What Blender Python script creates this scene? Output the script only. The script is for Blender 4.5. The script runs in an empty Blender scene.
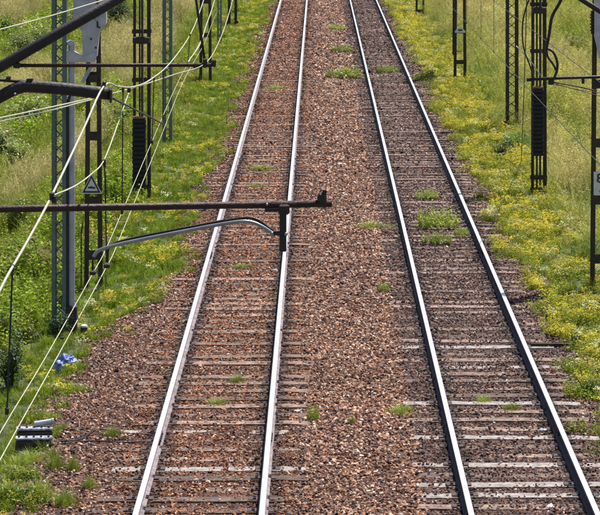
import bpy, bmesh, math, random
import numpy as np
from mathutils import Vector, Matrix
R = math.radians
rng = np.random.default_rng(7)
random.seed(7)
D = bpy.data
scene = bpy.context.scene
C = scene.collection

# ------------------------------------------------------------ camera
THETA = 0.0; PSI = 0.0; F = 2800.0; PX, PY = 318.5, -134.5     # level camera, frame shifted down
CAM = Vector((0, 0, 7.73))
cam = D.cameras.new("camera"); cam.sensor_width = 36; cam.lens = F/600*36; cam.shift_x = (300-PX)/600; cam.shift_y = -(257.5-PY)/600
cam.clip_start = 0.05; cam.clip_end = 3000
camo = D.objects.new("camera", cam); C.objects.link(camo)
camo.location = CAM; camo.rotation_euler = (math.pi/2-THETA, 0, PSI)
scene.camera = camo
# ------------------------------------------------------------ sky, sun, exposure
SUN_EL, SUN_AZ = R(62), R(34)       # azimuth clockwise from +Y (view direction)
w = D.worlds.new("World"); scene.world = w; w.use_nodes = True
nt = w.node_tree
sky = nt.nodes.new("ShaderNodeTexSky"); sky.sky_type = 'NISHITA'; sky.sun_disc = False
sky.sun_elevation = SUN_EL; sky.sun_rotation = SUN_AZ
sky.air_density = 1.0; sky.dust_density = 1.0
bg = nt.nodes["Background"]; bg.inputs["Strength"].default_value = 0.075
nt.links.new(sky.outputs[0], bg.inputs[0])
sl = D.lights.new("sun", 'SUN'); sl.energy = 5.0; sl.angle = R(0.5); sl.color = (1, .95, .87)
so = D.objects.new("sun", sl); C.objects.link(so)
sd = Vector((math.sin(SUN_AZ)*math.cos(SUN_EL), math.cos(SUN_AZ)*math.cos(SUN_EL), math.sin(SUN_EL)))
so.rotation_euler = (-sd).to_track_quat('-Z', 'Y').to_euler(); so.location = (30, 5, 40)
scene.view_settings.view_transform = 'Standard'; scene.view_settings.look = 'None'
scene.view_settings.gamma = 1; scene.view_settings.exposure = 0.52

scene.cycles.max_bounces = 5; scene.cycles.diffuse_bounces = 2; scene.cycles.transmission_bounces = 2
# ------------------------------------------------------------ placing helpers
cr = Vector((math.cos(PSI), math.sin(PSI), 0))
cf = Vector((-math.sin(PSI)*math.cos(THETA), math.cos(PSI)*math.cos(THETA), -math.sin(THETA)))
cu = cr.cross(cf)
def ray(px, py):
    return cr*((px-PX)/F) - cu*((py-PY)/F) + cf
KZ = 2.035
def P(px, py, zc):
    return CAM + ray(px, py)*zc*KZ
def LX(base, px): return (px-PX)/F*base.y - base.x      # local x of a pixel column on a mast
def G(px, py, z=-0.36):
    d = ray(px, py); return CAM + d*((z-CAM.z)/d.z)
def HT(base, py):                     # height z at which a vertical at base shows at row py
    d = ray(300, py); return CAM.z + d.z*(base.y/d.y)
def SC(base):                         # px per metre at a point
    return F/((base-CAM).dot(cf))

# ------------------------------------------------------------ materials
def mat(name, col, rough=.7, metal=0., noise=0., scale=8., bump=0., bscale=60., col2=None, spec=None, obrand=0.):
    m = D.materials.new(name); m.use_nodes = True; t = m.node_tree; n = t.nodes; l = t.links
    b = n["Principled BSDF"]; b.inputs["Roughness"].default_value = rough; b.inputs["Metallic"].default_value = metal
    if spec is not None: b.inputs["Specular IOR Level"].default_value = spec
    b.inputs["Base Color"].default_value = (*col, 1)
    tc = n.new("ShaderNodeTexCoord")
    if noise or col2:
        tx = n.new("ShaderNodeTexNoise"); tx.inputs["Scale"].default_value = scale; tx.inputs["Detail"].default_value = 6
        tx.inputs["Roughness"].default_value = .65
        l.new(tc.outputs["Object"], tx.inputs["Vector"])
        rp = n.new("ShaderNodeValToRGB"); c2 = col2 or tuple(c*(1-noise) for c in col)
        rp.color_ramp.elements[0].position = .36; rp.color_ramp.elements[1].position = .64
        rp.color_ramp.elements[0].color = (*c2, 1); rp.color_ramp.elements[1].color = (*col, 1)
        l.new(tx.outputs["Fac"], rp.inputs[0]); src = rp.outputs[0]
        if obrand:
            oi = n.new("ShaderNodeObjectInfo"); mr = n.new("ShaderNodeMapRange")
            mr.inputs[3].default_value = 1-obrand; mr.inputs[4].default_value = 1+obrand
            l.new(oi.outputs["Random"], mr.inputs[0])
            mx = n.new("ShaderNodeVectorMath"); mx.operation = 'SCALE'
            l.new(src, mx.inputs[0]); l.new(mr.outputs[0], mx.inputs["Scale"]); src = mx.outputs[0]
        l.new(src, b.inputs["Base Color"])
    if bump:
        tb = n.new("ShaderNodeTexNoise"); tb.inputs["Scale"].default_value = bscale; tb.inputs["Detail"].default_value = 5
        l.new(tc.outputs["Object"], tb.inputs["Vector"])
        bp = n.new("ShaderNodeBump"); bp.inputs["Strength"].default_value = bump; bp.inputs["Distance"].default_value = .02
        l.new(tb.outputs["Fac"], bp.inputs["Height"]); l.new(bp.outputs[0], b.inputs["Normal"])
    return m
def attr_mat(name, rough=.8, transl=0., spec=.3, grain=0.25):
    m = D.materials.new(name); m.use_nodes = True; t = m.node_tree; n = t.nodes; l = t.links
    b = n["Principled BSDF"]; b.inputs["Roughness"].default_value = rough; b.inputs["Specular IOR Level"].default_value = spec
    a = n.new("ShaderNodeAttribute"); a.attribute_type = 'INSTANCER'; a.attribute_name = "col"
    tc = n.new("ShaderNodeTexCoord"); tx = n.new("ShaderNodeTexNoise"); tx.inputs["Scale"].default_value = 9. if transl else 3.; tx.inputs["Detail"].default_value = 4
    l.new(tc.outputs["Object"], tx.inputs["Vector"])
    mr = n.new("ShaderNodeMapRange"); mr.inputs[1].default_value = .3; mr.inputs[2].default_value = .7
    mr.inputs[3].default_value = 1-grain; mr.inputs[4].default_value = 1+grain
    l.new(tx.outputs["Fac"], mr.inputs[0])
    mx = n.new("ShaderNodeVectorMath"); mx.operation = 'SCALE'
    l.new(a.outputs["Color"], mx.inputs[0]); l.new(mr.outputs[0], mx.inputs["Scale"])
    l.new(mx.outputs[0], b.inputs["Base Color"])
    if transl:
        tr = n.new("ShaderNodeBsdfTranslucent"); l.new(mx.outputs[0], tr.inputs["Color"])
        ms = n.new("ShaderNodeMixShader"); ms.inputs[0].default_value = transl
        l.new(b.outputs[0], ms.inputs[1]); l.new(tr.outputs[0], ms.inputs[2])
        l.new(ms.outputs[0], n["Material Output"].inputs["Surface"])
    return m
def leaf_mat(name, col, col2, rough=.5, transl=.35):
    m = mat(name, col, rough, noise=.4, scale=5, col2=col2, obrand=.3); t = m.node_tree; n = t.nodes; l = t.links
    b = n["Principled BSDF"]; src = b.inputs["Base Color"].links[0].from_socket
    tr = n.new("ShaderNodeBsdfTranslucent"); l.new(src, tr.inputs["Color"])
    ms = n.new("ShaderNodeMixShader"); ms.inputs[0].default_value = transl
    l.new(b.outputs[0], ms.inputs[1]); l.new(tr.outputs[0], ms.inputs[2]); l.new(ms.outputs[0], n["Material Output"].inputs["Surface"])
    return m
M = {}
M['black_paint'] = mat('black_paint', (.020,.017,.020), .6, noise=.5, scale=4, bump=.3, bscale=40, col2=(.055,.032,.026))
M['green_paint'] = mat('green_grey_paint', (.16,.22,.21), .55, noise=.45, scale=3.5, col2=(.10,.13,.12), bump=.2)
M['grey_steel'] = mat('galvanised_steel', (.50,.52,.60), .5, metal=.25, noise=.25, scale=6, bump=.1)
M['pale_panel'] = mat('pale_panel', (.62,.60,.68), .6, noise=.28, scale=5, bump=.15)
M['rust_tube'] = mat('rusty_tube', (.06,.018,.016), .6, noise=.5, scale=14, col2=(.025,.010,.012), bump=.3)
M['dark_tube'] = mat('dark_tube', (.03,.02,.022), .55, noise=.4, scale=12, bump=.2)
M['arm_alu'] = mat('arm_alloy', (.42,.43,.46), .35, metal=.6, noise=.3, scale=10)
M['wire'] = mat('pale_wire', (.55,.52,.40), .5, metal=.2, noise=.2, scale=4)
M['wire_dark'] = mat('dark_wire', (.03,.03,.03), .6, noise=.3)
M['rail_side_lit'] = mat('rail_side_lit', (.27,.23,.25), .8, noise=.4, scale=5, col2=(.13,.09,.10), bump=.35, bscale=45)  # left track: dusty rail side, lightened in the colour as the lit side
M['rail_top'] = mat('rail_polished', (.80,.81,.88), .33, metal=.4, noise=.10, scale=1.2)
M['rail_shade'] = mat('rail_side_shaded', (.055,.04,.055), .75, noise=.4, scale=5, col2=(.03,.02,.032), bump=.35, bscale=45)  # right track: same rail side with its shade put into the colour
M['sleeper'] = mat('weathered_timber', (.25,.175,.135), .85, noise=.4, scale=5, col2=(.08,.045,.035), bump=.6, bscale=30, obrand=.6)
M['plate'] = mat('rusty_plate', (.07,.045,.05), .75, noise=.4, scale=12, bump=.3)
M['weight'] = mat('cast_weight', (.022,.02,.026), .75, noise=.4, scale=6, bump=.4)
M['orange'] = mat('rust_orange', (.35,.2,.1), .8, noise=.4)
M['white_paint'] = mat('white_enamel', (.74,.76,.82), .4, noise=.12, scale=9)
M['bag_blue'] = mat('blue_plastic', (.03,.07,.45), .35, noise=.0, scale=9, col2=(.35,.42,.68))
M['lid_grey'] = mat('worn_lid', (.58,.62,.72), .5, noise=.6, scale=9, col2=(.07,.07,.09), bump=.3)
M['concrete'] = mat('concrete', (.20,.19,.17), .85, noise=.3, scale=10, bump=.3)
M['stem'] = mat('stem_brown', (.10,.085,.04), .8, noise=.3)
M['stone'] = attr_mat('ballast_stone', .8, 0, .35, .3)
M['leaf_i'] = attr_mat('leaf_instanced', .55, .25, .18, .6)
M['shrub_leaf'] = leaf_mat('shrub_leaf', (.27,.33,.045), (.08,.14,.02))
M['shrub_dark'] = leaf_mat('shrub_leaf_dark', (.07,.14,.04), (.025,.06,.025))
M['shrub_pale'] = leaf_mat('shrub_leaf_pale', (.48,.50,.18), (.18,.25,.07), rough=.4)
M['shrub_fresh'] = leaf_mat('shrub_leaf_fresh', (.40,.46,.06), (.16,.24,.03))
M['tuft'] = leaf_mat('tuft_blade', (.36,.42,.05), (.18,.26,.03))
# ballast bed: brown grit
m = mat('ballast_grit', (.12,.058,.04), .9, noise=.5, scale=1.6, col2=(.06,.032,.026)); M['grit'] = m
t = m.node_tree; n = t.nodes; l = t.links; vo = n.new("ShaderNodeTexVoronoi"); vo.inputs["Scale"].default_value = 22
tc = n.new("ShaderNodeTexCoord"); l.new(tc.outputs["Object"], vo.inputs["Vector"])
bp = n.new("ShaderNodeBump"); bp.inputs["Distance"].default_value = .05; bp.inputs["Strength"].default_value = 1; bp.invert = True
l.new(vo.outputs["Distance"], bp.inputs["Height"]); l.new(bp.outputs[0], n["Principled BSDF"].inputs["Normal"])
M['earth'] = mat('verge_earth', (.07,.10,.025), .95, noise=.5, scale=.9, col2=(.05,.055,.02), bump=1, bscale=12)

# ------------------------------------------------------------ object helpers
def link(o, parent=None):
    C.objects.link(o)
    if parent: o.parent = parent
    return o
def tag(o, label=None, cat=None, group=None, kind=None):
    if label: o['label'] = label
    if cat: o['category'] = cat
    if group: o['group'] = group
    if kind: o['kind'] = kind
    return o
def empty(name, loc, label, cat, group=None, rz=0):
    o = D.objects.new(name, None); o.empty_display_size = .2; o.location = loc; o.rotation_euler.z = rz
    link(o); return tag(o, label, cat, group)
def obj(name, bm, mats, parent=None, smooth=False, world=False):
    me = D.meshes.new(name); bm.to_mesh(me); bm.free()
    if smooth:
        for p in me.polygons: p.use_smooth = True
    for x in (mats if isinstance(mats, (list, tuple)) else [mats]): me.materials.append(x)
    o = D.objects.new(name, me); link(o, parent)
    if world and parent: o.location = -Vector(parent.location)
    return o
def share(name, me, parent, loc=(0,0,0), rot=(0,0,0), scl=(1,1,1)):
    o = D.objects.new(name, me); link(o, parent); o.location = loc; o.rotation_euler = rot; o.scale = scl; return o
def box(bm, c, s, rot=None, bev=0, mi=0):
    r = bmesh.ops.create_cube(bm, size=1); vs = r['verts']
    for v in vs: v.co = Vector((v.co.x*s[0], v.co.y*s[1], v.co.z*s[2]))
    if bev:
        es = list({e for v in vs for e in v.link_edges})
        q = bmesh.ops.bevel(bm, geom=es, offset=bev, segments=1, affect='EDGES', profile=.5)
        vs = list({v for f in q['faces'] for v in f.verts} | {v for v in vs if v.is_valid})
    mt = Matrix.Translation(c) @ (rot.to_4x4() if rot else Matrix())
    for v in vs: v.co = mt @ v.co
    if mi:
        for f in {f for v in vs for f in v.link_faces}: f.material_index = mi
    return vs
def bar(bm, a, b, wx, wy, ref=Vector((0,1,0))):     # rectangular bar a->b
    a = Vector(a); b = Vector(b); d = (b-a); L = d.length; d.normalize()
    x = d.cross(ref); 
    if x.length < 1e-4: x = d.cross(Vector((1,0,0)))
    x.normalize(); y = d.cross(x)
    vs = []
    for p in (a, b):
        for sx, sy in ((-1,-1),(1,-1),(1,1),(-1,1)): vs.append(bm.verts.new(p + x*sx*wx/2 + y*sy*wy/2))
    for f in ((0,1,2,3),(7,6,5,4),(0,4,5,1),(1,5,6,2),(2,6,7,3),(3,7,4,0)): bm.faces.new([vs[i] for i in f])
def tube(bm, pts, r, seg=8, cap=True):
    pts = [Vector(p) for p in pts]; rings = []
    prev = None
    for i, p in enumerate(pts):
        d = (pts[min(i+1, len(pts)-1)] - pts[max(i-1, 0)]).normalized()
        if prev is None:
            u = d.orthogonal().normalized()
        else:
            u = (prev - d*prev.dot(d)).normalized()
        prev = u; v = d.cross(u)
        rr = r[i] if isinstance(r, (list, tuple)) else r
        rings.append([bm.verts.new(p + (u*math.cos(2*math.pi*k/seg) + v*math.sin(2*math.pi*k/seg))*rr) for k in range(seg)])
    for a, b in zip(rings, rings[1:]):
        for k in range(seg): bm.faces.new((a[k], a[(k+1)%seg], b[(k+1)%seg], b[k]))
    if cap:
        bm.faces.new(rings[0][::-1]); bm.faces.new(rings[-1])
def spline(pts, n=8):                      # Catmull-Rom
    pts = [Vector(p) for p in pts]; q = [pts[0]*2-pts[1]] + pts + [pts[-1]*2-pts[-2]]; out = []
    for i in range(1, len(q)-2):
        for k in range(n):
            t = k/n; a, b, c, d = q[i-1], q[i], q[i+1], q[i+2]
            out.append(.5*((2*b) + (c-a)*t + (2*a-5*b+4*c-d)*t*t + (3*b-a-3*c+d)*t**3))
    out.append(pts[-1]); return out
def NB(): return bmesh.new()
def prism(bm, poly, y0, y1):               # polygon in xz extruded along y
    a = [bm.verts.new((x, y0, z)) for x, z in poly]; b = [bm.verts.new((x, y1, z)) for x, z in poly]
    n_ = len(poly); bm.faces.new(a[::-1]); bm.faces.new(b)
    for i in range(n_): bm.faces.new((a[i], a[(i+1)%n_], b[(i+1)%n_], b[i]))
    bmesh.ops.recalc_face_normals(bm, faces=bm.faces)

# value noise for placing
_grid = rng.random((256, 256))
def vnoise(x, y, s):
    x = np.asarray(x)/s + 40.3; y = np.asarray(y)/s + 17.7
    xi = np.floor(x).astype(int); yi = np.floor(y).astype(int); fx = x-xi; fy = y-yi
    fx = fx*fx*(3-2*fx); fy = fy*fy*(3-2*fy)
    g = lambda i, j: _grid[i % 256, j % 256]
    return (g(xi,yi)*(1-fx)+g(xi+1,yi)*fx)*(1-fy) + (g(xi,yi+1)*(1-fx)+g(xi+1,yi+1)*fx)*fy
def sstep(a, b, x): t = np.clip((x-a)/(b-a), 0, 1); return t*t*(3-2*t)
def bL(y): y = np.asarray(y, float); return -2.75 - .95*(1-sstep(46, 54, y)) + (vnoise(y*0, y, 1.3)-.5)*.5
def bR(y): y = np.asarray(y, float); return 3.95 + (vnoise(y*0+9, y, 1.6)-.5)*.5
def zb(x, y):                                  # ballast top
    x = np.asarray(x, float); y = np.asarray(y, float)
    z = -.185 + (vnoise(x, y, .5)-.5)*.02
    z = z - .26*sstep(0, .8, (bL(y)+.0)-x) - .26*sstep(0, .8, x-(bR(y)-.05))
    mid = np.exp(-((x-.6)/.7)**2); return z + .03*mid*(vnoise(x, y, 1.1)-.2)
def zg(x, y):
    x = np.asarray(x, float); y = np.asarray(y, float)
    out = np.clip(np.maximum(-3.5-x, x-4.6), 0, 60)
    return -.36 + (vnoise(x, y, 1.5)-.5)*.12*np.clip(out, 0, 1) + (vnoise(x, y, 7)-.5)*.35*np.clip(out/6, 0, 1)
def GG(px, py):                                # point on the verge ground
    p = G(px, py)
    for _ in range(4): p = G(px, py, float(zg(p.x, p.y)))
    return p
def GB(px, py):
    p = G(px, py, -.19)
    for _ in range(3): p = G(px, py, float(zb(p.x, p.y)))
    return p

# ------------------------------------------------------------ ground
def sheet(name, xs, ys, fz, m):
    X, Y = np.meshgrid(xs, ys); Z = fz(X, Y); nx, ny = len(xs), len(ys)
    v = np.stack([X, Y, Z], -1).reshape(-1, 3)
    i = np.arange(nx*ny).reshape(ny, nx)
    f = np.stack([i[:-1,:-1], i[:-1,1:], i[1:,1:], i[1:,:-1]], -1).reshape(-1, 4)
    me = D.meshes.new(name); me.from_pydata(v.tolist(), [], f.tolist()); me.materials.append(m)
    for p in me.polygons: p.use_smooth = True
    o = D.objects.new(name, me); link(o); o['kind'] = 'structure'; return o
gx = np.concatenate([[-900,-500,-250,-120,-60,-40], np.arange(-28, 28.01, .4), [40,60,120,250,500,900]])
gy = np.concatenate([[-900,-400,-100,-30,-10], np.arange(0, 192, .6), [200,220,240,280,400,700,1200,1800]])
sheet('ground', gx, gy, zg, M['earth'])
sheet('ballast_bed', np.arange(-5.2, 5.6, .12), np.arange(-6, 250, .5), zb, M['grit'])

# ------------------------------------------------------------ tracks
rail_prof = [(-.0625,-.158),(.0625,-.158),(.0625,-.148),(.012,-.128),(.009,-.045),(.037,-.036),(.039,-.010),(.034,-.002),(.022,0),
             (-.022,0),(-.034,-.002),(-.039,-.010),(-.037,-.036),(-.009,-.045),(-.012,-.128),(-.0625,-.148)]
top_faces = (7, 8, 9)
def rail_mesh(side):
    bm = NB(); ys = [-6 + 6*i for i in range(44)]; rows = [[bm.verts.new((x, y, z)) for x, z in rail_prof] for y in ys]
    n_ = len(rail_prof)
    for a, b in zip(rows, rows[1:]):
        for i in range(n_):
            f = bm.faces.new((a[i], a[(i+1)%n_], b[(i+1)%n_], b[i])); f.material_index = 1 if i in top_faces else 0
    bm.faces.new(rows[0][::-1]); bm.faces.new(rows[-1])
    bmesh.ops.recalc_face_normals(bm, faces=bm.faces)
    me = D.meshes.new('rail'); bm.to_mesh(me); bm.free(); me.materials.append(M[side]); me.materials.append(M['rail_top']); return me
RAILS = {'pale': rail_mesh('rail_side_lit'), 'dark': rail_mesh('rail_shade')}
sleeper_meshes = []
for k in range(5):
    bm = NB(); box(bm, (0,0,-.08), (2.6+random.uniform(-.06,.06), .245, .16))
    bmesh.ops.subdivide_edges(bm, edges=[e for e in bm.edges if abs((e.verts[0].co-e.verts[1].co).x) > 1], cuts=7)
    for v in bm.verts:
        v.co += Vector((random.uniform(-.008,.008), random.uniform(-.014,.014), random.uniform(-.008,.006)))
    me = D.meshes.new('sleeper'); bm.to_mesh(me); bm.free(); me.materials.append(M['sleeper']); sleeper_meshes.append(me)
bm = NB(); box(bm, (0,0,.006), (.33,.16,.014), bev=.004)
for sx in (-1,1):
    for sy in (-.045,.045): box(bm, (sx*.085, sy, .022), (.035,.03,.022)); 
PLATE = D.meshes.new('base_plate'); bm.to_mesh(PLATE); bm.free(); PLATE.materials.append(M['plate'])
bm = NB(); box(bm, (0,0,0), (.022,.62,.09), bev=.006)
for k in range(4): box(bm, (.014, -.22+.147*k, 0), (.02,.035,.035), bev=.006)
FISH = D.meshes.new('fishplate'); bm.to_mesh(FISH); bm.free(); FISH.materials.append(M['plate'])
def track(xc, label, joints, phase, kind):
    t = empty('railway_track', (xc, 0, 0), label, 'railway track', 'parallel railway tracks')
    for s in (-1, 1):
        r_ = share('rail', RAILS[kind], t, (s*.7535, 0, 0))
        for jy in joints:
            for q in (-1, 1): share('fishplate', FISH, r_, (q*.024, jy, -.085), (0,0,0 if q > 0 else math.pi))
    y = 24 + phase; k = 0
    while y < 188:
        s_ = share('sleeper', random.choice(sleeper_meshes), t, (random.uniform(-.04,.04), y, -.172+random.uniform(-.012,.012)), (0, R(random.uniform(-.3,.3)), R(random.uniform(-.9,.9))))
        if y < 76:
            for s in (-1, 1): share('base_plate', PLATE, s_, (s*.7535, 0, 0.001))
        y += .6 + random.uniform(-.02,.02); k += 1
    return t
yj1 = G(150, 431, 0).y; yj2 = G(450, 422, 0).y
SLX = {}
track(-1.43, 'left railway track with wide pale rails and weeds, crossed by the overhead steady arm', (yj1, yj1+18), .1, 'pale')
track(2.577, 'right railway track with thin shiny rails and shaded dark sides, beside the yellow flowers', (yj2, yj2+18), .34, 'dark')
sleeper_y = sorted(o.location.y for o in C.objects if o.name.startswith('sleeper') and o.parent and o.parent.location.x < 0)
sleeper_y2 = sorted(o.location.y for o in C.objects if o.name.startswith('sleeper') and o.parent and o.parent.location.x > 0)

M['pale_timber'] = mat('bleached_timber', (.40,.37,.35), .8, noise=.4, scale=7, col2=(.15,.11,.095), bump=.5, bscale=30)
pale_y = []
for px, py, side in ((230,434,-1),(230,468,-1),(500,346,1),(500,369,1),(510,406,1),(510,440,1),(520,462,1),(530,482,1),(530,498,1)):
    yy = G(px, py, -.17).y
    c_ = min((o for o in C.objects if o.name.startswith('sleeper') and o.parent and (o.parent.location.x > 0) == (side > 0)), key=lambda o: abs(o.location.y-yy))
    me_ = c_.data.copy(); me_.materials[0] = M['pale_timber']; c_.data = me_; c_['label'] = 'bleached pale sleeper'; pale_y.append((side, c_.location.y))
# ------------------------------------------------------------ scatter machinery
def scatter(name, pts, rot, scl, idx, col, protos, label=None, cat=None, kind='stuff'):
    me = D.meshes.new(name); N = len(pts)
    me.vertices.add(N); me.vertices.foreach_set("co", np.asarray(pts, np.float32).ravel())
    for an, ty, arr, key in (("rot",'FLOAT_VECTOR',rot,'vector'),("scl",'FLOAT_VECTOR',scl,'vector'),("idx",'INT',idx,'value'),("col",'FLOAT_COLOR',col,'color')):
        a = me.attributes.new(an, ty, 'POINT'); arr = np.asarray(arr, np.int32 if ty == 'INT' else np.float32)
        if ty == 'FLOAT_COLOR': arr = np.concatenate([arr, np.ones((N,1), np.float32)], 1).astype(np.float32)
        a.data.foreach_set(key, arr.ravel())
    o = D.objects.new(name, me); link(o)
    cl = D.collections.new(name+'_source')
    for i, pm in enumerate(protos):
        po = D.objects.new('%s_source_%02d' % (name, i), pm); cl.objects.link(po)
    g = D.node_groups.new(name+'_scatter', 'GeometryNodeTree')
    g.interface.new_socket("Geometry", in_out='INPUT', socket_type='NodeSocketGeometry')
    g.interface.new_socket("Geometry", in_out='OUTPUT', socket_type='NodeSocketGeometry')
    n = g.nodes; l = g.links
    gi = n.new('NodeGroupInput'); go = n.new('NodeGroupOutput'); ip = n.new('GeometryNodeInstanceOnPoints')
    ci = n.new('GeometryNodeCollectionInfo'); ci.inputs[0].default_value = cl
    ci.inputs["Separate Children"].default_value = True; ci.inputs["Reset Children"].default_value = True
    def na(nm, ty):
        q = n.new('GeometryNodeInputNamedAttribute'); q.data_type = ty; q.inputs["Name"].default_value = nm; return q.outputs["Attribute"]
    l.new(gi.outputs[0], ip.inputs["Points"]); l.new(ci.outputs[0], ip.inputs["Instance"])
    ip.inputs["Pick Instance"].default_value = True
    l.new(na("idx",'INT'), ip.inputs["Instance Index"])
    l.new(na("scl",'FLOAT_VECTOR'), ip.inputs["Scale"])
    er = n.new('FunctionNodeEulerToRotation'); l.new(na("rot",'FLOAT_VECTOR'), er.inputs[0]); l.new(er.outputs[0], ip.inputs["Rotation"])
    l.new(ip.outputs[0], go.inputs[0])
    md = o.modifiers.new('scatter', 'NODES'); md.node_group = g
    tag(o, label, cat, None, kind); return o
def mesh_of(name, bm, m):
    me = D.meshes.new(name); bm.to_mesh(me); bm.free(); me.materials.append(m); return me

# ------------------------------------------------------------ ballast stones
stones = []
for k in range(9):
    bm = NB()
    for _ in range(13):
        v = Vector((random.gauss(0,1), random.gauss(0,1), random.gauss(0,1))).normalized()*random.uniform(.8,1.15)
        bm.verts.new((v.x*random.uniform(.9,1.3), v.y, v.z*.72))
    r_ = bmesh.ops.convex_hull(bm, input=bm.verts)
    bmesh.ops.delete(bm, geom=list({g for g in r_['geom_interior'] if isinstance(g, bmesh.types.BMVert)}), context='VERTS')
    stones.append(mesh_of('stone', bm, M['stone']))
def visible(x, y, mg=1.6):
    zc = y*math.cos(THETA) + 7.8*math.sin(THETA)
    return np.abs(x) < .114*y + mg
xs=[]; ys=[]; ss=[]
for y0, y1, dens, sc in ((30,50,620,.0235),(50,72,420,.027),(72,105,230,.033),(105,185,110,.046)):
    N = int((y1-y0)*9.6*dens); x = rng.uniform(-4.7,4.9,N); y = rng.uniform(y0,y1,N); xs.append(x); ys.append(y); ss.append(np.full(N, sc))
x = np.concatenate(xs); y = np.concatenate(ys); s = np.concatenate(ss)
l_ = bL(y); r_ = bR(y)
p = np.where((x > l_-.15) & (x < r_+.1), 1., np.exp(-np.maximum(l_-x, x-r_)*3)*.5)
# hardly any stones right on the sleepers or on the rails
d1 = np.min(np.abs(y[:,None][:0]-0), initial=9) if False else None
def near(arr, y): a = np.array(arr); i = np.clip(np.searchsorted(a, y), 1, len(a)-1); return np.minimum(np.abs(a[i]-y), np.abs(a[i-1]-y))
n1 = near(sleeper_y, y); n2 = near(sleeper_y2, y)
cov = vnoise(x, y, .8)
on1 = (np.abs(x+1.43) < 1.3) & (n1 < .115); on2 = (np.abs(x-2.577) < 1.3) & (n2 < .115)
p = np.where(on1, p*np.where(cov > .5, .8, .38), p); p = np.where(on2, p*np.where(cov > .55, .75, .32), p)
for sd_, yy in pale_y: p = np.where((np.abs(y-yy) < .13) & (np.abs(x-(2.577 if sd_ > 0 else -1.43)) < 1.3), p*.35, p)
for xc in (-1.43, 2.577):
    for q in (-1, 1): p = np.where(np.abs(x-(xc+q*.7535)) < .075, 0, p)
k = (rng.random(len(x)) < p) & visible(x, y); x = x[k]; y = y[k]; s = s[k]; on = (on1|on2)[k]; N = len(x)
print('stones', N)
inL = np.abs(x+1.43) < 1.15; inR = np.abs(x-2.577) < 1.2; mid = (x > -.2) & (x < 1.35)
pal = np.array([(.33,.165,.115),(.58,.38,.29),(.14,.068,.058),(.045,.022,.030),(.76,.66,.60),(.35,.175,.10),(.20,.13,.118)])*np.array([.97,.93,.83])
wt = np.tile(np.array([.26,.18,.20,.14,.04,.07,.11]), (N,1))
pn = vnoise(x, y, 1.2)
wt[inL] = [.27,.13,.24,.15,.02,.13,.06]; wt[inR] = [.17,.10,.24,.17,.03,.04,.25]; wt[mid] = [.30,.25,.16,.09,.06,.08,.06]
wt[:,5] *= np.where(pn > .55, 2.6, .6); wt[:,6] *= np.where(pn < .4, 2, .8)
wt /= wt.sum(1, keepdims=True); cs = wt.cumsum(1); ci_ = (rng.random(N)[:,None] > cs).sum(1).clip(0,6)
col = pal[ci_]*rng.uniform(.75,1.25,(N,1))
big = vnoise(x*3, y, 2.5); col *= (.86+.28*big)[:,None]
col[x > 1.35] *= np.array([.80,.84,.95]); col[inR] *= .95; col[inL] *= np.array([1.18,1.02,.88])
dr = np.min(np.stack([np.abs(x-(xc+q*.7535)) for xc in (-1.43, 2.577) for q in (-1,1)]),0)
col *= (1-.72*(1-sstep(.12,.30,dr+(vnoise(x,y,.2)-.5)*.08)))[:,None]*np.array([1,1,1.0])  # stones darken towards the rails: brake dust plus rail shadow in the colour
scl = s*rng.uniform(.48,1.18,N)*np.where(rng.random(N) < .03, 1.5, 1)*np.where(inR|inL, .9, 1)*np.where(mid, 1.15, 1)
z = zb(x, y) + rng.uniform(-.2,.6,N)*scl + on*.012
rot = rng.uniform(0, 6.28, (N,3)); rot[:,0] = rng.normal(0,.5,N); rot[:,1] = rng.normal(0,.5,N)
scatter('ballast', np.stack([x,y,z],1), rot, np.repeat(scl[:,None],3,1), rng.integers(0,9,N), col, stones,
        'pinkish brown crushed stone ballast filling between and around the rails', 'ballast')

# ------------------------------------------------------------ grass and herbs
def blade(bm, base, h, wd, az, lean, curve=1., seg=3):
    dx = Vector((math.cos(az), math.sin(az), 0)); sx = Vector((-math.sin(az), math.cos(az), 0)); prev = None
    for i in range(seg+1):
        t = i/seg; c = base + dx*(lean*h*t**(1+curve)) + Vector((0,0,h*(t-.25*lean*t*t)))
        ww = wd*(1-t**1.6)*.5
        if i == seg: cur = [bm.verts.new(c)]
        else: cur = [bm.verts.new(c-sx*ww), bm.verts.new(c+sx*ww)]
        if prev:
            bm.faces.new((prev[0], prev[1], cur[1], cur[0]) if len(cur) == 2 else (prev[0], prev[1], cur[0]))
        prev = cur
def tuft_bm(nb, rad, h0, h1, wd, lean=(.1,.7), taper=0):
    bm = NB()
    for _ in range(nb):
        a = random.uniform(0, 6.28); r = rad*random.random()**(.5+taper*.5)*(1 if not taper or random.random() < .8 else random.uniform(1,1.3)); kk = max(.3, 1-taper*.75*(r/rad))
        blade(bm, Vector((r*math.cos(a), r*math.sin(a), -.02)), random.uniform(h0,h1)*kk, wd*random.uniform(.7,1.3), a+random.gauss(0,.9), random.uniform(*lean), seg=2)
    return bm
def leaf(bm, c, L, W, n_, az):                     # folded diamond leaf
    n_ = n_.normalized(); d = Vector((math.cos(az), math.sin(az), 0)); d = (d-n_*d.dot(n_)).normalized(); s = n_.cross(d)
    a = bm.verts.new(c); b = bm.verts.new(c+d*L*.45+s*W*.5+n_*W*.12); e = bm.verts.new(c+d*L-n_*L*.12); f = bm.verts.new(c+d*L*.45-s*W*.5+n_*W*.12)
    bm.faces.new((a,b,e)); bm.faces.new((a,e,f))
def rndn(up=.8): return Vector((random.gauss(0,.55), random.gauss(0,.55), up+random.random()*.5))
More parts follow.
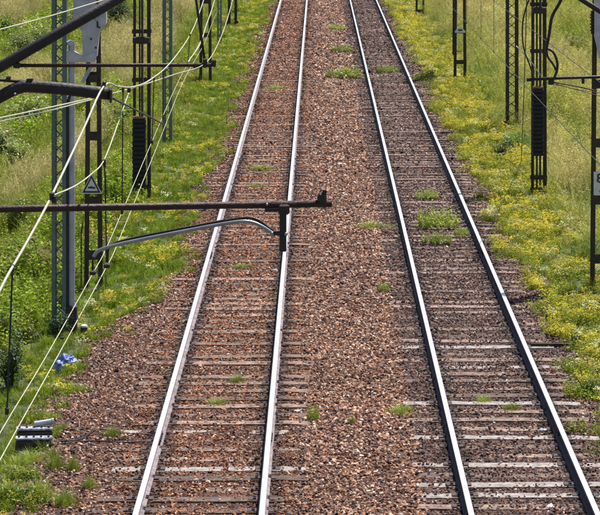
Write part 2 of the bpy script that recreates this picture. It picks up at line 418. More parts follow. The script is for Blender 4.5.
def herb_bm(nst, rad, h, L, W, per):
    bm = NB()
    for _ in range(nst):
        a = random.uniform(0,6.28); r = rad*math.sqrt(random.random()); b = Vector((r*math.cos(a), r*math.sin(a), 0)); hh = h*random.uniform(.6,1.1)
        la = random.uniform(0,6.28); ln = Vector((math.cos(la), math.sin(la), 0))*random.uniform(0,.3)*hh
        blade(bm, b, hh, .008, la, .3, seg=2)
        for k in range(per):
            t = (k+1)/per; sz = (1.15-.6*t)
            leaf(bm, b+ln*t*t+Vector((0,0,hh*t*.95)), L*sz*random.uniform(.8,1.2), W*sz, rndn(), random.uniform(0,6.28))
    return bm
def flower_bm(nst, rad, h):                        # low heads of small petals
    bm = NB()
    for _ in range(nst):
        a = random.uniform(0,6.28); r = rad*math.sqrt(random.random()); c = Vector((r*math.cos(a), r*math.sin(a), h*random.uniform(.55,1.05)))
        for k in range(5): leaf(bm, c+Vector((random.gauss(0,.02), random.gauss(0,.02), random.gauss(0,.014))), .042, .032, rndn(1.2), random.uniform(0,6.28))
    return bm
def seed_bm(nst):                                  # tall dry grass with seed heads
    bm = NB()
    for _ in range(nst):
        a = random.uniform(0,6.28); r = .14*math.sqrt(random.random()); b = Vector((r*math.cos(a), r*math.sin(a), 0)); h = random.uniform(.55,.95); az = random.uniform(0,6.28); ln = random.uniform(.1,.45)
        blade(bm, b, h, .007, az, ln, seg=3)
        for k in range(7):
            t = .78+.22*k/7; c = b+Vector((math.cos(az), math.sin(az), 0))*(ln*h*t*t)+Vector((0,0,h*(t-.25*ln*t*t)))
            leaf(bm, c, .05, .014, rndn(.5), random.uniform(0,6.28))
    for _ in range(14):
        a = random.uniform(0,6.28); blade(bm, Vector((.1*math.cos(a), .1*math.sin(a), 0)), random.uniform(.3,.6), .012, a, random.uniform(.2,.8), seg=2)
    return bm
LM = M['leaf_i']
p_grass = [mesh_of('grass', tuft_bm(34, .15, .14, .34, .011), LM) for _ in range(5)]
p_long = [mesh_of('grass', tuft_bm(30, .14, .3, .62, .012, (.15,.9)), LM) for _ in range(4)]
p_herb = [mesh_of('herb', herb_bm(7, .15, .34, .075, .042, 7), LM) for _ in range(4)] 
p_broad = [mesh_of('herb', herb_bm(6, .15, .40, .10, .065, 7), LM) for _ in range(4)]
p_small = [mesh_of('herb', herb_bm(15, .19, .27, .062, .042, 5), LM) for _ in range(4)]
p_flower = [mesh_of('flower', flower_bm(15, .2, .33), LM) for _ in range(4)]
p_seed = [mesh_of('grass', seed_bm(16), LM) for _ in range(4)]
GREEN = np.array((.125,.24,.012)); YG = np.array((.40,.42,.025)); STRAW = np.array((.70,.60,.27)); OLIVE = np.array((.23,.24,.08)); DARK = np.array((.055,.11,.035)); BROWN = np.array((.22,.13,.07))
def cand(dens_near, dens_far, side, y0=30, y1=188):
    yy = []; st = np.arange(y0, y1, 2.)
    xs = []
    for a in st:
        dn = dens_near + (dens_far-dens_near)*min(1, (a-32)/90)
        wd = .114*(a+2)+2.4; lo, hi = (-wd, -2.2) if side < 0 else (3.4, wd)
        if hi <= lo: continue
        N = int(dn*2*(hi-lo)); xs.append(rng.uniform(lo, hi, N)); yy.append(rng.uniform(a, a+2, N))
    return np.concatenate(xs), np.concatenate(yy)
def lay(name, x, y, h, protos, colf, label, cat, jit=.38, bright=1.):
    N = len(x); far = 1+.35*np.clip((y-60)/100, 0, 1)
    sc = h*far; rot = np.zeros((N,3)); rot[:,2] = rng.uniform(0,6.28,N); rot[:,0] = rng.normal(0,.12,N); rot[:,1] = rng.normal(0,.12,N)
    S = np.stack([sc*rng.uniform(.85,1.15,N), sc*rng.uniform(.85,1.15,N), sc*rng.uniform(.75,1.2,N)],1)
    z = np.where((x > -4.6)&(x < 5), np.maximum(zb(x,y), zg(x,y)), zg(x,y))
    c = colf*rng.uniform(1-jit,1+jit,(N,1))*bright
    print(name, N)
    return scatter(name, np.stack([x,y,z-.01],1), rot, S, rng.integers(0,len(protos),N), c, protos, label, cat)
def blobs(lst, x, y):
    r = np.zeros(len(x))
    for px, py, rx, ry in lst:
        c = GG(px, py); wx = rx/SC(c); wy = max(1.2, ry*c.y**2/(8.1*F))
        r = np.maximum(r, np.exp(-((x-c.x)/wx)**2-((y-c.y)/wy)**2))
    return r*(.6+.8*vnoise(x, y, 1.2))
STRAW_AT = [(8,22,14,12),(176,14,12,16),(118,62,16,18),(150,60,10,20),(30,95,18,8),(30,190,12,12),(90,150,10,16),
            (545,58,16,10),(565,75,14,14),(562,172,22,26),(575,195,18,22),(480,30,22,30),(585,105,12,14),(530,20,10,12)]
LEAFY_AT = [(15,45,26,20),(45,40,18,16),(12,135,20,26),(100,105,14,16),(30,270,26,30),(10,330,18,30),(60,300,12,30),(118,200,12,30),(110,130,14,16),(95,240,10,20),
            (560,25,30,14),(578,52,14,12),(556,125,14,18),(470,50,14,12),(490,75,16,12),(520,150,10,12),(575,140,14,10)]
def mixc(ws, cs): ws = np.stack(ws,1); ws = ws/ws.sum(1,keepdims=True); return sum(ws[:,i:i+1]*cs[i] for i in range(len(cs)))
# ---- right verge: yellow flowering band then pale tall grass
x, y = cand(36, 19, 1); e = x-bR(y)
keep = rng.random(len(x)) < sstep(-.25, .25, e+(vnoise(x,y,.5)-.5)*.5); x = x[keep]; y = y[keep]; e = e[keep]
band = 1-sstep(1.5, 2.6, e+(vnoise(x,y,2)-.5)*1.4); pat = vnoise(x,y,1.4); u = rng.random(len(x)); st = blobs(STRAW_AT,x,y); lf = blobs(LEAFY_AT,x,y); v2 = np.clip(vnoise(x+50,y,2.8)*.55+st*.7-lf*.4, 0, 1.2)
clump = sstep(.35,.75,vnoise(x+5,y,.9)); h = (.6+.3*pat)*(.75+.7*clump*(1-band))
A = rng.random(len(x)) < .6
lay('low_green_grass', x[A], y[A], h[A]*(1-.25*band[A]), p_grass, mixc([band[A]*1.2+.1, pat[A], (1-band[A])*(.3+v2[A]*.9)], [YG*.65, GREEN*.85, STRAW*.9]), 'low yellowish green grass covering the verge right of the tracks', 'grass')
B = (u >= .36) & (rng.random(len(x)) < band+.12)
lay('leafy_ground_cover', x[B], y[B], h[B]*1.25, p_small, mixc([.2+pat[B]*.9, .25+v2[B], (rng.random(B.sum())<.3)*1.2], [GREEN*.85, YG*1.2, np.array((.42,.38,.06))]), 'low leafy plants in the yellow flowering strip along the right track', 'ground cover')
Cc = (u >= .40) & (rng.random(len(x)) < (1-band)*.85)
lay('tall_pale_grass', x[Cc], y[Cc], h[Cc]*1.25, p_long+p_seed+p_seed, mixc([v2[Cc]**1.5*1.9+clump[Cc]*.25, .4+.0*pat[Cc], (1-clump[Cc])*.7], [STRAW*1.0, YG*1.05, GREEN*1.25]), 'tall pale dry grass on the right bank behind the yellow flowers', 'grass')
Dd = (rng.random(len(x)) < band*.36*sstep(.15,.6,vnoise(x,y,.7)+.10))
nf = Dd.sum(); fc = np.where(rng.random((nf,1)) < .86, np.array((.62,.52,.04)), np.array((.72,.70,.40)))
lay('yellow_flowers', x[Dd], y[Dd], h[Dd]*1.2, p_flower, fc, 'small yellow flowers in a dense strip beside the right track', 'flowers')
E = (rng.random(len(x)) < (1-band)*np.clip(.22*sstep(.4,.7,vnoise(x+9,y,1.6))+.75*lf,0,.85))
lay('broad_leaved_weeds', x[E], y[E], h[E]*1.45, p_broad+p_herb, mixc([pat[E], 1-pat[E]], [GREEN*1.4, DARK*2.2]), 'broad leaved weeds among the tall pale grass right of the tracks', 'weeds')
# ---- left verge
x, y = cand(36, 19, -1); e = bL(y)-x
keep = rng.random(len(x)) < sstep(-.2, .35, e+(vnoise(x,y,.5)-.5)*.7); x = x[keep]; y = y[keep]; e = e[keep]
band = 1-sstep(1.2, 2.2, e+(vnoise(x,y,2)-.5)*1.4); pat = vnoise(x,y,1.3); u = rng.random(len(x)); st = blobs(STRAW_AT,x,y); lf = blobs(LEAFY_AT,x,y); v2 = np.clip(vnoise(x+50,y,2.6)*.5+st*.8-lf*.4, 0, 1.2)
clump = sstep(.35,.75,vnoise(x+5,y,.8)); h = (.6+.4*pat)*(.75+.6*clump*(1-band))
A = rng.random(len(x)) < .85
lay('short_green_grass', x[A], y[A], h[A], p_grass, mixc([.35+band[A]*.9, .25+pat[A]*.5, (1-band[A])*v2[A]*.9], [GREEN*np.where(1,1.0,1), YG*.85, STRAW*.85]), 'bright green grass beside the left track', 'grass')
B = (u >= .50) & (rng.random(len(x)) < np.where(band > .5, .55, .65))
lay('long_olive_grass', x[B], y[B], h[B]*1.05*(1-.35*band[B]), p_long, mixc([.5+0*pat[B], pat[B]*.8, (1-band[B])*v2[B]**2*1.6], [YG*.85, GREEN*.9, STRAW]), 'longer olive green grass on the left verge', 'grass')
Q = rng.random(len(x)) < band*.5
lay('leafy_edge_cover', x[Q], y[Q], h[Q]*.75, p_small, mixc([pat[Q], .2+v2[Q]*.7], [GREEN*1.4, YG*1.25]), 'low leafy plants in the grass along the left ballast edge', 'ground cover')
Cc = (rng.random(len(x)) < (1-band)*np.clip(.42*sstep(.35,.65,vnoise(x+9,y,.9))+.8*lf-.5*st,0,.9))
lay('leafy_weeds', x[Cc], y[Cc], h[Cc]*(1.15+.5*lf[Cc]), p_herb+p_broad+p_broad, mixc([pat[Cc], .25-.2*pat[Cc], .25+v2[Cc]*.8, (rng.random(Cc.sum())<.09)*4.], [GREEN*1.25, DARK*1.2, YG*1.4, np.array((.50,.33,.22))]), 'mixed leafy weeds on the left bank among the masts', 'weeds')
S_ = (rng.random(len(x)) < (1-band)*np.clip(.12*sstep(.45,.8,v2)+.9*st,0,.9))
lay('dry_seed_grass', x[S_], y[S_], h[S_]*1.15, p_seed, mixc([np.ones(S_.sum()), pat[S_]*.8], [STRAW*.95, OLIVE*1.4]), 'dry straw coloured seed grass on the left bank', 'grass')
Dd = (rng.random(len(x)) < band*.26*sstep(.35,.75,vnoise(x,y,1.5)) + .015)
nf = Dd.sum(); fc = np.where(rng.random((nf,1)) < .85, np.array((.66,.56,.05)), np.array((.66,.64,.40)))
lay('scattered_flowers', x[Dd], y[Dd], h[Dd]*.9, p_flower, fc, 'patches of small yellow flowers in the grass left of the track', 'flowers')

# ------------------------------------------------------------ individual tufts among the stones
tm = [mesh_of('grass_tuft', tuft_bm(380, .34, .08, .30, .010, (.3,1.9), .8), M['tuft']) for _ in range(3)]
wm = [mesh_of('weed_plant', herb_bm(90, .34, .26, .07, .042, 5), M['tuft']) for _ in range(2)]
def tuft(px, py, wpx, label, weed=False, hs=1., ys=.8):
    p = GB(px, py); s = wpx/SC(p)/.62; ms = wm if weed else tm
    o = D.objects.new('weed_plant' if weed else 'grass_tuft', random.choice(ms)); link(o)
    o.location = p+Vector((0,0,.015)); o.scale = (s, s*ys*1.3, max(.8, min(1.5, s))*hs); o.rotation_euler.z = random.choice((0, math.pi))+R(random.uniform(-15,15))
    tag(o, label, 'weed' if weed else 'grass tuft', 'weeds growing in the ballast')
for a in ((6,458,30,'soft grass tuft at the left edge beside the black trackside box',False,1.8),(30,462,34,'grass tuft growing up against the front of the black trackside box',False,1.3),(52,458,18,'small grass tuft at the right corner of the black trackside box',False,1.2),
          (261,170,26,'round green tuft between the left rails just beyond the rusty boom',False,.8),
          (256,187,20,'thin faint tuft between the left rails directly behind the rusty boom',False,.5),
          (241,268,24,'small olive tuft between the left rails below the curved steady arm',False,.6),
          (238,383,20,'upright dark tuft between the left rails in the foreground',False,1.1),
          (217,404,24,'low sprawling tuft near the left rail in the foreground',False,.5),
          (276,89,22,'small far tuft between the left rails near the top of the picture',False,.7),
          (343,78,34,'widest bright green clump in the strip between the two tracks, far away',True,1.1),
          (342,52,20,'narrow far weed strip between the tracks behind the widest clump',True,.9),
          (337,30,16,'farthest weed patch in the strip between the tracks',True,.8),
          (371,228,40,'broad flat yellow green tuft beside the near rail of the right track',False,.6),
          (313,421,11,'small green sprig in the stones between the tracks, foreground left',True,1.1),
          (352,424,8,'thin dark sprig in the foreground stones between the tracks',False,1.1),
          (402,413,26,'bright leaning tuft in the foreground next to the right track',False,1.),
          (426,199,22,'upper leafy weed between the right rails',True,1.),
          (438,228,38,'wide leafy yellow green weed patch between the right rails',True,1.2),
          (436,244,30,'lower edge weed just below the wide patch between the right rails',True,.9),
          (387,73,20,'far leafy weed between the right rails',True,1.),
          (512,410,18,'dull green tuft between the right rails in the foreground',False,1.),
          (484,402,16,'sparse brown green tuft between the right rails, left of centre foreground',False,.8),
          (462,236,14,'small weed against the outer rail of the right track',True,.8),
          (75,391,30,'pale spreading tuft on the stones below the blue bag',False,.9),
          (112,436,18,'tuft beside the cables next to the left rail',False,1.1),
          (55,468,22,'upright green tuft on the stones below the black box',False,1.8),
          (73,470,16,'narrow upright tuft right of the tuft below the black box',False,1.8),
          (14,474,34,'tall grass tuft directly under the black trackside box',False,2.),(40,500,36,'dense upright grass tuft right of the bottom left leafy patch',False,2.2),(66,505,26,'upright grass tuft at the bottom edge left of the left rail',False,1.9),(8,500,30,'grass tuft in the bottom left corner',False,2.2),
          (90,488,18,'sparse tuft on foreground stones left of the left rail',False,1.4),
          (383,292,12,'tiny sprig between the tracks at mid distance',True,.8),
          (470,76,12,'leafy weed where the yellow strip meets stones',True,1.)):
    tuft(*a)

# ------------------------------------------------------------ shrubs
def shrub(px, py, wm_, h, nleaf, L, m, label, name='leafy_shrub', cat='shrub'):
    p = GG(px, py); t = empty(name, p, label, cat, 'shrubs and clumps on the verges')
    sb = NB(); fb = NB(); tips = []
    for k in range(9):
        a = random.uniform(0,6.28); r = wm_*.5*math.sqrt(random.random()); hh = h*random.uniform(.55,1.05)
        q = [Vector((.04*math.cos(a), .04*math.sin(a), -.05)), Vector((r*.4*math.cos(a), r*.4*math.sin(a), hh*.5)), Vector((r*math.cos(a), r*math.sin(a), hh))]
        q = spline(q, 4); tube(sb, q, [.012*(1-i/len(q)*.7) for i in range(len(q))], 5); tips += q[3:]
        q2 = q[4]+Vector((random.gauss(0,.2*wm_), random.gauss(0,.2*wm_), random.uniform(.1,.35)*h)); tube(sb, [q[4], q2], .006, 4); tips += [q2, q[4].lerp(q2,.6)]
    for _ in range(int(nleaf*1.5)):
        c = random.choice(tips)+Vector((random.gauss(0,.11*wm_), random.gauss(0,.11*wm_), random.gauss(0,.10*h)))
        c.z = max(c.z, .03)
        leaf(fb, c, L*random.uniform(.6,1.3), L*.55*random.uniform(.7,1.2), rndn(.6), random.uniform(0,6.28))
    obj('stem', sb, M['stem'], t); obj('foliage', fb, m, t)
shrub(22, 60, 1.5, 1.3, 1500, .12, M['shrub_pale'], 'pale leaved bushy shrub in the top left corner beneath the dark diagonal strut')
shrub(44, 52, 1.3, 1.2, 1100, .11, M['shrub_pale'], 'pale shrub just left of the green lattice mast near the top')
shrub(20, 72, 1.0, .9, 700, .12, M['shrub_leaf'], 'green shrub below the left end of the far rusty boom')
shrub(118, 32, 1.6, 1.5, 1900, .10, M['shrub_dark'], 'dark green bush between the pale signal head and the black weight mast')
shrub(6, 158, 1.0, .8, 900, .11, M['shrub_pale'], 'broad leaved shrub at the left edge above the brown boom')
shrub(16, 168, .7, .7, 500, .10, M['shrub_pale'], 'small pale shrub next to the left edge shrub above the brown boom')
shrub(70, 30, 1.2, 1.2, 1100, .12, M['shrub_pale'], 'pale bush directly behind the green lattice mast at the top left')
shrub(2, 40, 1.3, 1.1, 900, .12, M['shrub_leaf'], 'green shrub at the left edge above the diagonal strut')
shrub(26, 130, 1.0, .9, 1000, .11, M['shrub_pale'], 'pale leafy shrub between the left edge and the lattice mast below the pair of wires')
shrub(116, 130, .9, .9, 800, .10, M['shrub_leaf'], 'green bush between the warning triangle mast and the left weight mast')
shrub(20, 232, .8, .7, 800, .09, M['shrub_leaf'], 'green shrub just under the brown boom at the far left')
shrub(156, 40, .9, .9, 700, .10, M['shrub_dark'], 'dark bush just right of the left weight mast near the top')
shrub(36, 275, .6, .6, 420, .08, M['shrub_leaf'], 'leafy clump left of the green lattice mast at mid height')
shrub(10, 388, .55, .75, 700, .06, M['shrub_dark'], 'dark bluish green weed bush around the hanging dropper at the left edge')
shrub(0, 350, .6, .6, 500, .08, M['shrub_leaf'], 'green clump at the left edge behind the dark weed bush')
shrub(55, 340, .5, .45, 380, .055, M['shrub_dark'], 'dark clump at the foot of the green lattice mast')
shrub(14, 512, 1.0, .34, 2600, .05, M['shrub_fresh'], 'bright yellow green leafy patch filling the bottom left corner')
shrub(30, 492, .5, .3, 900, .045, M['shrub_fresh'], 'yellow green leafy clump just above the bottom left corner patch')
shrub(556, 30, 1.8, .9, 1300, .12, M['shrub_leaf'], 'mid green bush on the far right bank behind the loose black cable')
shrub(578, 58, 1.0, 1.0, 800, .13, M['shrub_leaf'], 'large leaved green shrub between the right weight mast and the numbered mast')
shrub(588, 34, 1.2, .9, 800, .11, M['shrub_dark'], 'dark green shrub at the right edge near the top')
shrub(560, 128, .9, .8, 600, .09, M['shrub_leaf'], 'green shrub right of the black weight stack')
shrub(580, 150, .8, .7, 500, .09, M['shrub_leaf'], 'low shrub left of the numbered mast under the dark bar')
shrub(500, 160, .6, .5, 450, .06, M['shrub_dark'], 'small dark weed clump in the yellow strip left of the weight mast', 'leafy_shrub')
shrub(427, 84, .8, .5, 450, .07, M['shrub_dark'], 'dark green clump at the edge of stones on the right, far away')
shrub(463, 150, .45, .3, 320, .05, M['shrub_dark'], 'dark weed clump beside the right track level with the weight stack')
shrub(590, 405, .5, .42, 900, .05, M['shrub_leaf'], 'long green clump at the right edge in the foreground')
shrub(575, 352, .4, .3, 350, .045, M['shrub_dark'], 'dark little clump at the end of the black strip')

# ------------------------------------------------------------ masts
def ang(bm, x, y, z0, z1, s, sx, sy, dx=0, dy=0, th=.008):   # an angle-iron leg, leaning by dx, dy
    a = Vector((x,y,z0)); b = Vector((x+dx,y+dy,z1))
    bar(bm, a+Vector((-sx*s/2,0,0)), b+Vector((-sx*s/2,0,0)), s, th, Vector((0,1,0)))
    bar(bm, a+Vector((0,-sy*(s/2+th/2),0)), b+Vector((0,-sy*(s/2+th/2),0)), th, s, Vector((0,1,0)))
def foot(t, wd, m='concrete'):
    bm = NB(); box(bm, (0,0,-.14), (wd, wd, .34), bev=.03); obj('foundation', bm, M[m], t)
def lattice_mast(px, py, wpx, label, m, H=7.4, step=None, legpx=4.5, feet=False):
    p = GG(px, py); s = SC(p); t = empty('lattice_mast', p, label, 'lattice mast', 'lattice masts on the verges')
    W = wpx/s; lg = legpx/s; hw = W/2
    for sx in (-1,1):
        for sy in (-1,1):
            bm = NB(); ang(bm, sx*hw, sy*hw, -.3, H, lg, sx, sy); obj('leg', bm, m, t)
    step = step or W*.9; wi = W-.01
    bm = NB(); bar(bm, (-wi/2,0,0), (wi/2,0,step), .022, .006); brm = mesh_of('brace', bm, m)
    k = 0; z = .05; nb = int((H-.1)/step)
    for i in range(nb):
        z = .05+i*step; fl = 1 if i % 2 else -1
        share('brace', brm, t, (0, -hw-.002, z), (0,0,0), (fl,1,1)); share('brace', brm, t, (0, hw+.002, z), (0,0,0), (-fl,1,1))
        if i % 2 == 0:
            share('brace', brm, t, (-hw-.002, 0, z), (0,0,math.pi/2)); share('brace', brm, t, (hw+.002, 0, z), (0,0,math.pi/2), (-1,1,1))
    bm = NB(); box(bm, (0,0,H+.01), (W+.04, W+.04, .02)); obj('top_plate', bm, m, t)
    foot(t, W+.16)
    if feet:
        for sx in (-1,1):
            bm = NB(); box(bm, (sx*(hw+.03), -hw-.03, .12), (.10,.10,.34), bev=.01); obj('foot_bracket', bm, M['black_paint'], t)
    return t
def ladder_mast(px, py, wb, wtop_px, label, m, rows, H=7.4, legpx=4, bath=8, group='battened double leg masts'):
    """wb: px between the outer leg faces at base; wtop_px: the same scale at H"""
    p = GG(px, py); s = SC(p); t = empty('ladder_mast', p, label, 'mast', group)
    w0 = wb/s; w1 = wtop_px/s; lg = legpx/s; dpt = .16
    for sx in (-1,1):
        bm = NB(); a = Vector((sx*(w0/2-lg/2),0,-.3)); b = Vector((sx*(w1/2-lg/2),0,H))
        bar(bm, a, b, lg*.35, dpt)
        for sy in (-1,1):
            bar(bm, a+Vector((-sx*0,sy*dpt/2,0)), b+Vector((0,sy*dpt/2,0)), lg, .012)
        obj('leg', bm, m, t)
    hs = [HT(p, r)-p.z for r in rows]
    top = max(hs) if hs else .5
    while top+1.25 < H: top += 1.25; hs.append(top)
    for h in hs:
        ww = w0+(w1-w0)*h/H
        for sy in (-1, 1):
            bm = NB(); box(bm, (0, sy*(dpt/2+.012), h), (ww-.004, .01, bath/s)); obj('batten', bm, m, t)
    foot(t, w0+.15)
    return t, p, s
def wedge(*a): pass
lattice_mast(59.5, 333, 14, 'green grey lattice mast beside the round signal post on the left', M['green_paint'], legpx=3.7)
lattice_mast(167.5, 144, 9.5, 'slim green grey lattice mast right of the left weight mast', M['green_paint'], legpx=3)
lattice_mast(219.5, 47, 4.5, 'thin far green grey lattice mast just right of the far black mast', M['green_paint'], legpx=1.5, step=.3)
lattice_mast(232.5, 26, 9, 'farthest black lattice mast on the left beside the left track', M['black_paint'], legpx=2.5, step=.45, feet=True)
lattice_mast(512, 130, 12, 'dark lattice mast on two feet in the tall grass right of the tracks', M['black_paint'], legpx=2.8, step=.30, feet=True)
mB, pB, sB = ladder_mast(93.5, 291, 18.5, 11.5, 'black battened mast carrying the white warning triangle', M['black_paint'], (255,201,136,76))
ladder_mast(205.5, 83, 12.5, 10, 'black battened mast at the end of the far boom on the left', M['black_paint'], (65,35), legpx=2.8, bath=4)
mH, pH, sH = ladder_mast(460, 81, 13, 10, 'black battened mast with small pale triangular plate right of the tracks', M['black_paint'], (62,31), legpx=2.8, bath=4)
ladder_mast(420, 18, 9, 7, 'farthest black battened mast right of the tracks, at the top edge', M['black_paint'], (11,), legpx=2, bath=3)
mK, pK, sK = ladder_mast(599.5, 288, 18.5, 11.5, 'black battened mast with white number plate at the right edge', M['black_paint'], (259,200,143,84))
# cable pipe on mast B
bm = NB(); tube(bm, [(-.235,.02,-.1),(-.235,.02,HT(pB,232)-pB.z),(-.20,.02,HT(pB,222)-pB.z)], .012, 6); obj('cable_pipe', bm, M['black_paint'], mB)
bm = NB(); tube(bm, [(.235,.02,-.1),(.235,.02,HT(pB,172)-pB.z)], .007, 6); obj('cable_pipe', bm, M['wire_dark'], mB)
# white triangle, black rim, dark arrow mark
def tri_sign(t, p, s, cx, ytop, ybot, wpx, ypos, mark=True):
    z1 = HT(p, ytop)-p.z; z0 = HT(p, ybot)-p.z; x0 = (cx)/s; hw = wpx/2/s
    def tri(k, yy, th, m, name, par):
        zc = z0+(z1-z0)*.36; pts = [(x0-hw*k, zc-(zc-z0)*k), (x0+hw*k, zc-(zc-z0)*k), (x0, zc+(z1-zc)*k)]
        bm = NB(); prism(bm, pts, yy, yy+th); return obj(name, bm, m, par)
    so_ = tri(1, ypos, .012, M['white_paint'], 'warning_sign', t)
    tri(.86, ypos-.003, .004, M['black_paint'], 'sign_border', so_)
    tri(.62, ypos-.006, .004, M['white_paint'], 'sign_face', so_)
    if mark:
        bm = NB(); zc = z0+(z1-z0)*.30
        prism(bm, [(x0-hw*.34, zc-.012), (x0+hw*.36, zc-.02), (x0+hw*.36, zc+.012), (x0+hw*.05, zc+.02), (x0-hw*.05, zc+.035), (x0-hw*.12, zc+.018), (x0-hw*.34, zc+.014)], ypos-.010, ypos-.007)
        obj('sign_symbol', bm, M['black_paint'], so_)
tri_sign(mB, pB, sB, -1.5, 172.5, 193, 21, -.13)
bm = NB(); box(bm, (-.02,-.115, HT(pB,188)-pB.z), (.30,.012,.05)); obj('sign_bracket', bm, M['black_paint'], mB)
# pale stay on mast B near the brackets
bm = NB(); bar(bm, (-.2,-.14,HT(pB,82)-pB.z), (-.03,-.14,HT(pB,66)-pB.z), .07, .03); obj('stay_plate', bm, M['grey_steel'], mB)
bm = NB(); box(bm, (.0,-.15,HT(pB,78)-pB.z), (.16,.06,.14), bev=.01); obj('terminal_box', bm, M['black_paint'], mB)
# pale plate on mast H
zt = HT(pH,30)-pH.z
bm = NB(); prism(bm, [(-.2,zt-.09),(.2,zt-.09),(.2,zt-.04),(.06,zt+.12),(-.06,zt+.12),(-.2,zt-.04)], -.16, -.13)
hp = obj('small_plate', bm, M['white_paint'], mH)
bm = NB(); box(bm, (0,-.165,zt+.005), (.16,.006,.06)); obj('plate_slot', bm, M['black_paint'], hp)
bm = NB(); bar(bm, (-.26,0,HT(pH,55)-pH.z), (-.24,0,6), .05, .05); obj('side_rod', bm, M['black_paint'], mH)
# number plate
z1 = HT(pK,171)-pK.z; z0 = HT(pK,194.5)-pK.z; xa = LX(pK, 593); xb = xa+.33
bm = NB(); box(bm, ((xa+xb)/2, -.12, (z0+z1)/2), (xb-xa, .012, z1-z0), bev=.004); pl = obj('number_plate', bm, M['white_paint'], mK)
def text(s, x, z, size, y, par, m):
    cu_ = D.curves.new('digit', 'FONT'); cu_.body = s; cu_.size = size; cu_.extrude = .002; cu_.offset = .004
    o = D.objects.new('digit', cu_); C.objects.link(o); bpy.context.view_layer.update()
    me = D.meshes.new_from_object(o.evaluated_get(bpy.context.evaluated_depsgraph_get())); D.objects.remove(o)
    me.materials.clear(); me.materials.append(m); q = D.objects.new('digit', me); link(q, par); q.location = (x, y, z); q.rotation_euler = (math.pi/2,0,0)
text('8', xa+.055, (z0+z1)/2+.02, .24, -.129, pl, M['black_paint']); text('4', xa+.11, z0+.03, .18, -.129, pl, M['black_paint'])
# grey box and brown insulator high on mast K
za, zb_ = HT(pK,58)-pK.z, HT(pK,-30)-pK.z
bm = NB(); prism(bm, [(-.12,zb_),(.18,zb_),(.18,za),(-.02,za),(-.12,za+.45)], -.22, -.12); obj('equipment_panel', bm, M['pale_panel'], mK)
bm = NB(); zi = HT(pK,22)-pK.z
tube(bm, [(-.15,-.17,zi-.22),(-.15,-.17,zi+.22)], .03, 8)
for k in range(6): tube(bm, [(-.15,-.17,zi-.16+k*.06),(-.15,-.17,zi-.14+k*.06)], .055, 10)
obj('insulator', bm, M['rust_tube'], mK)
# weight masts
def weight_mast(px, py, wpx, rows, flip, label, glabel='tensioning masts with weights'):
    p = GG(px, py); s = SC(p); t = empty('weight_mast', p, label, 'tensioning mast', glabel); k = 1/s; H = 7.4
    hw = wpx/2*k; ytop, ybot = rows; zt = HT(p,ytop)-p.z; zb0 = HT(p,ybot)-p.z
    for sx, wd in ((-1, 2.4), (1, 3.2)):
        bm = NB(); bar(bm, (sx*hw,.0,-.3), (sx*(hw-.6*k),.0,H), wd*k, .02); bar(bm, (sx*hw,.09,-.3), (sx*(hw-.6*k),.09,H), .02, .16); bar(bm, (sx*hw,.18,-.3), (sx*(hw-.6*k),.18,H), wd*k, .02)
        obj('leg', bm, M['black_paint'], t)
    bm = NB(); bar(bm, (-.28*hw,.12,-.3),(-.28*hw,.12,H), 1.6*k, .05); obj('leg', bm, M['black_paint'], t)
    for x_ in (.12,):
        bm = NB(); tube(bm, [(x_*hw,-.13,.25),(x_*hw,-.13,H-.4)], 1.1*k, 6); obj('guide_rod', bm, M['black_paint'], t)
    bm = NB(); tube(bm, [(.3*hw,-.13,zt),(.3*hw,-.13,H-.3)], .006, 5); obj('weight_cable', bm, M['grey_steel'], t)
    z = .25
    for z in [.12, .42] + [zt+.9+1.15*i for i in range(5)]:
        if z < H:
            bm = NB(); box(bm, (0,-.013-(.0),z), (2*hw+4*k, .016, 3.6*k)); box(bm, (0,.2,z), (2*hw+4*k,.016,3.6*k)); obj('batten', bm, M['black_paint'], t)
    # stack of cast weights, each its own piece
    n_ = 16; hh = (zt-zb0)/n_; ww = (wpx+(-1.5))*k
    bm = NB(); box(bm, (0,0,0), (ww, .24, hh*.93), bev=hh*.16); wme = mesh_of('weight', bm, M['weight'])
    for i in range(n_): share('weight', wme, t, (-.04+random.uniform(-.006,.006), -.16, zb0+hh*(i+.5)), (0,0,R(random.uniform(-2,2))))
    bm = NB(); box(bm, (-.04,-.16,zt+.03), (ww*.95,.2,.05), bev=.01); obj('top_plate', bm, M['orange'], t)
    bm = NB(); box(bm, (0,-.08,HT(p,ytop-78)-p.z), (2*hw+.04,.22,.16), bev=.02); obj('guide_clamp', bm, M['black_paint'], t)
    foot(t, .55)
    return t, p, s
weight_mast(141.5, 205, 15, (118, 190), 1, 'black tensioning mast with long weight stack left of the tracks')
mJ, pJ, sJ = weight_mast(539, 195, 12.5, (88, 155), 1, 'black tensioning mast with weight stack right of the tracks')

# ------------------------------------------------------------ signal post on the left
p = GG(70.5, 333); s = SC(p); k = 1/s
t = empty('signal_post', p, 'light grey round signal post with side bracket and pale signal head', 'signal')
bm = NB(); zt = HT(p,44)-p.z; tube(bm, [(.02,0,-.2),(.02,0,zt)], .056, 16); obj('post', bm, M['grey_steel'], t, smooth=False)
bm = NB(); tube(bm, [(0,0,zt-.02),(0,0,zt+.04),(0,0,zt+.07)], [.078,.07,.02], 12); obj('post_cap', bm, M['pale_panel'], t)
bm = NB(); box(bm, (.02,0,.2), (.19,.19,.55), bev=.015); obj('base_block', bm, M['black_paint'], t)
bm = NB(); zz = HT(p,105)-p.z; tube(bm, [(-.062,-.02,-.1),(-.062,-.02,zz)], .034, 8); tube(bm, spline([(-.07,-.03,.3),(-.07,-.03,zz-.4),(-.05,-.04,zz),(.03,-.05,zz+.25),(.06,-.05,zz+.3)],4), .026, 6); obj('cable', bm, M['black_paint'], t)
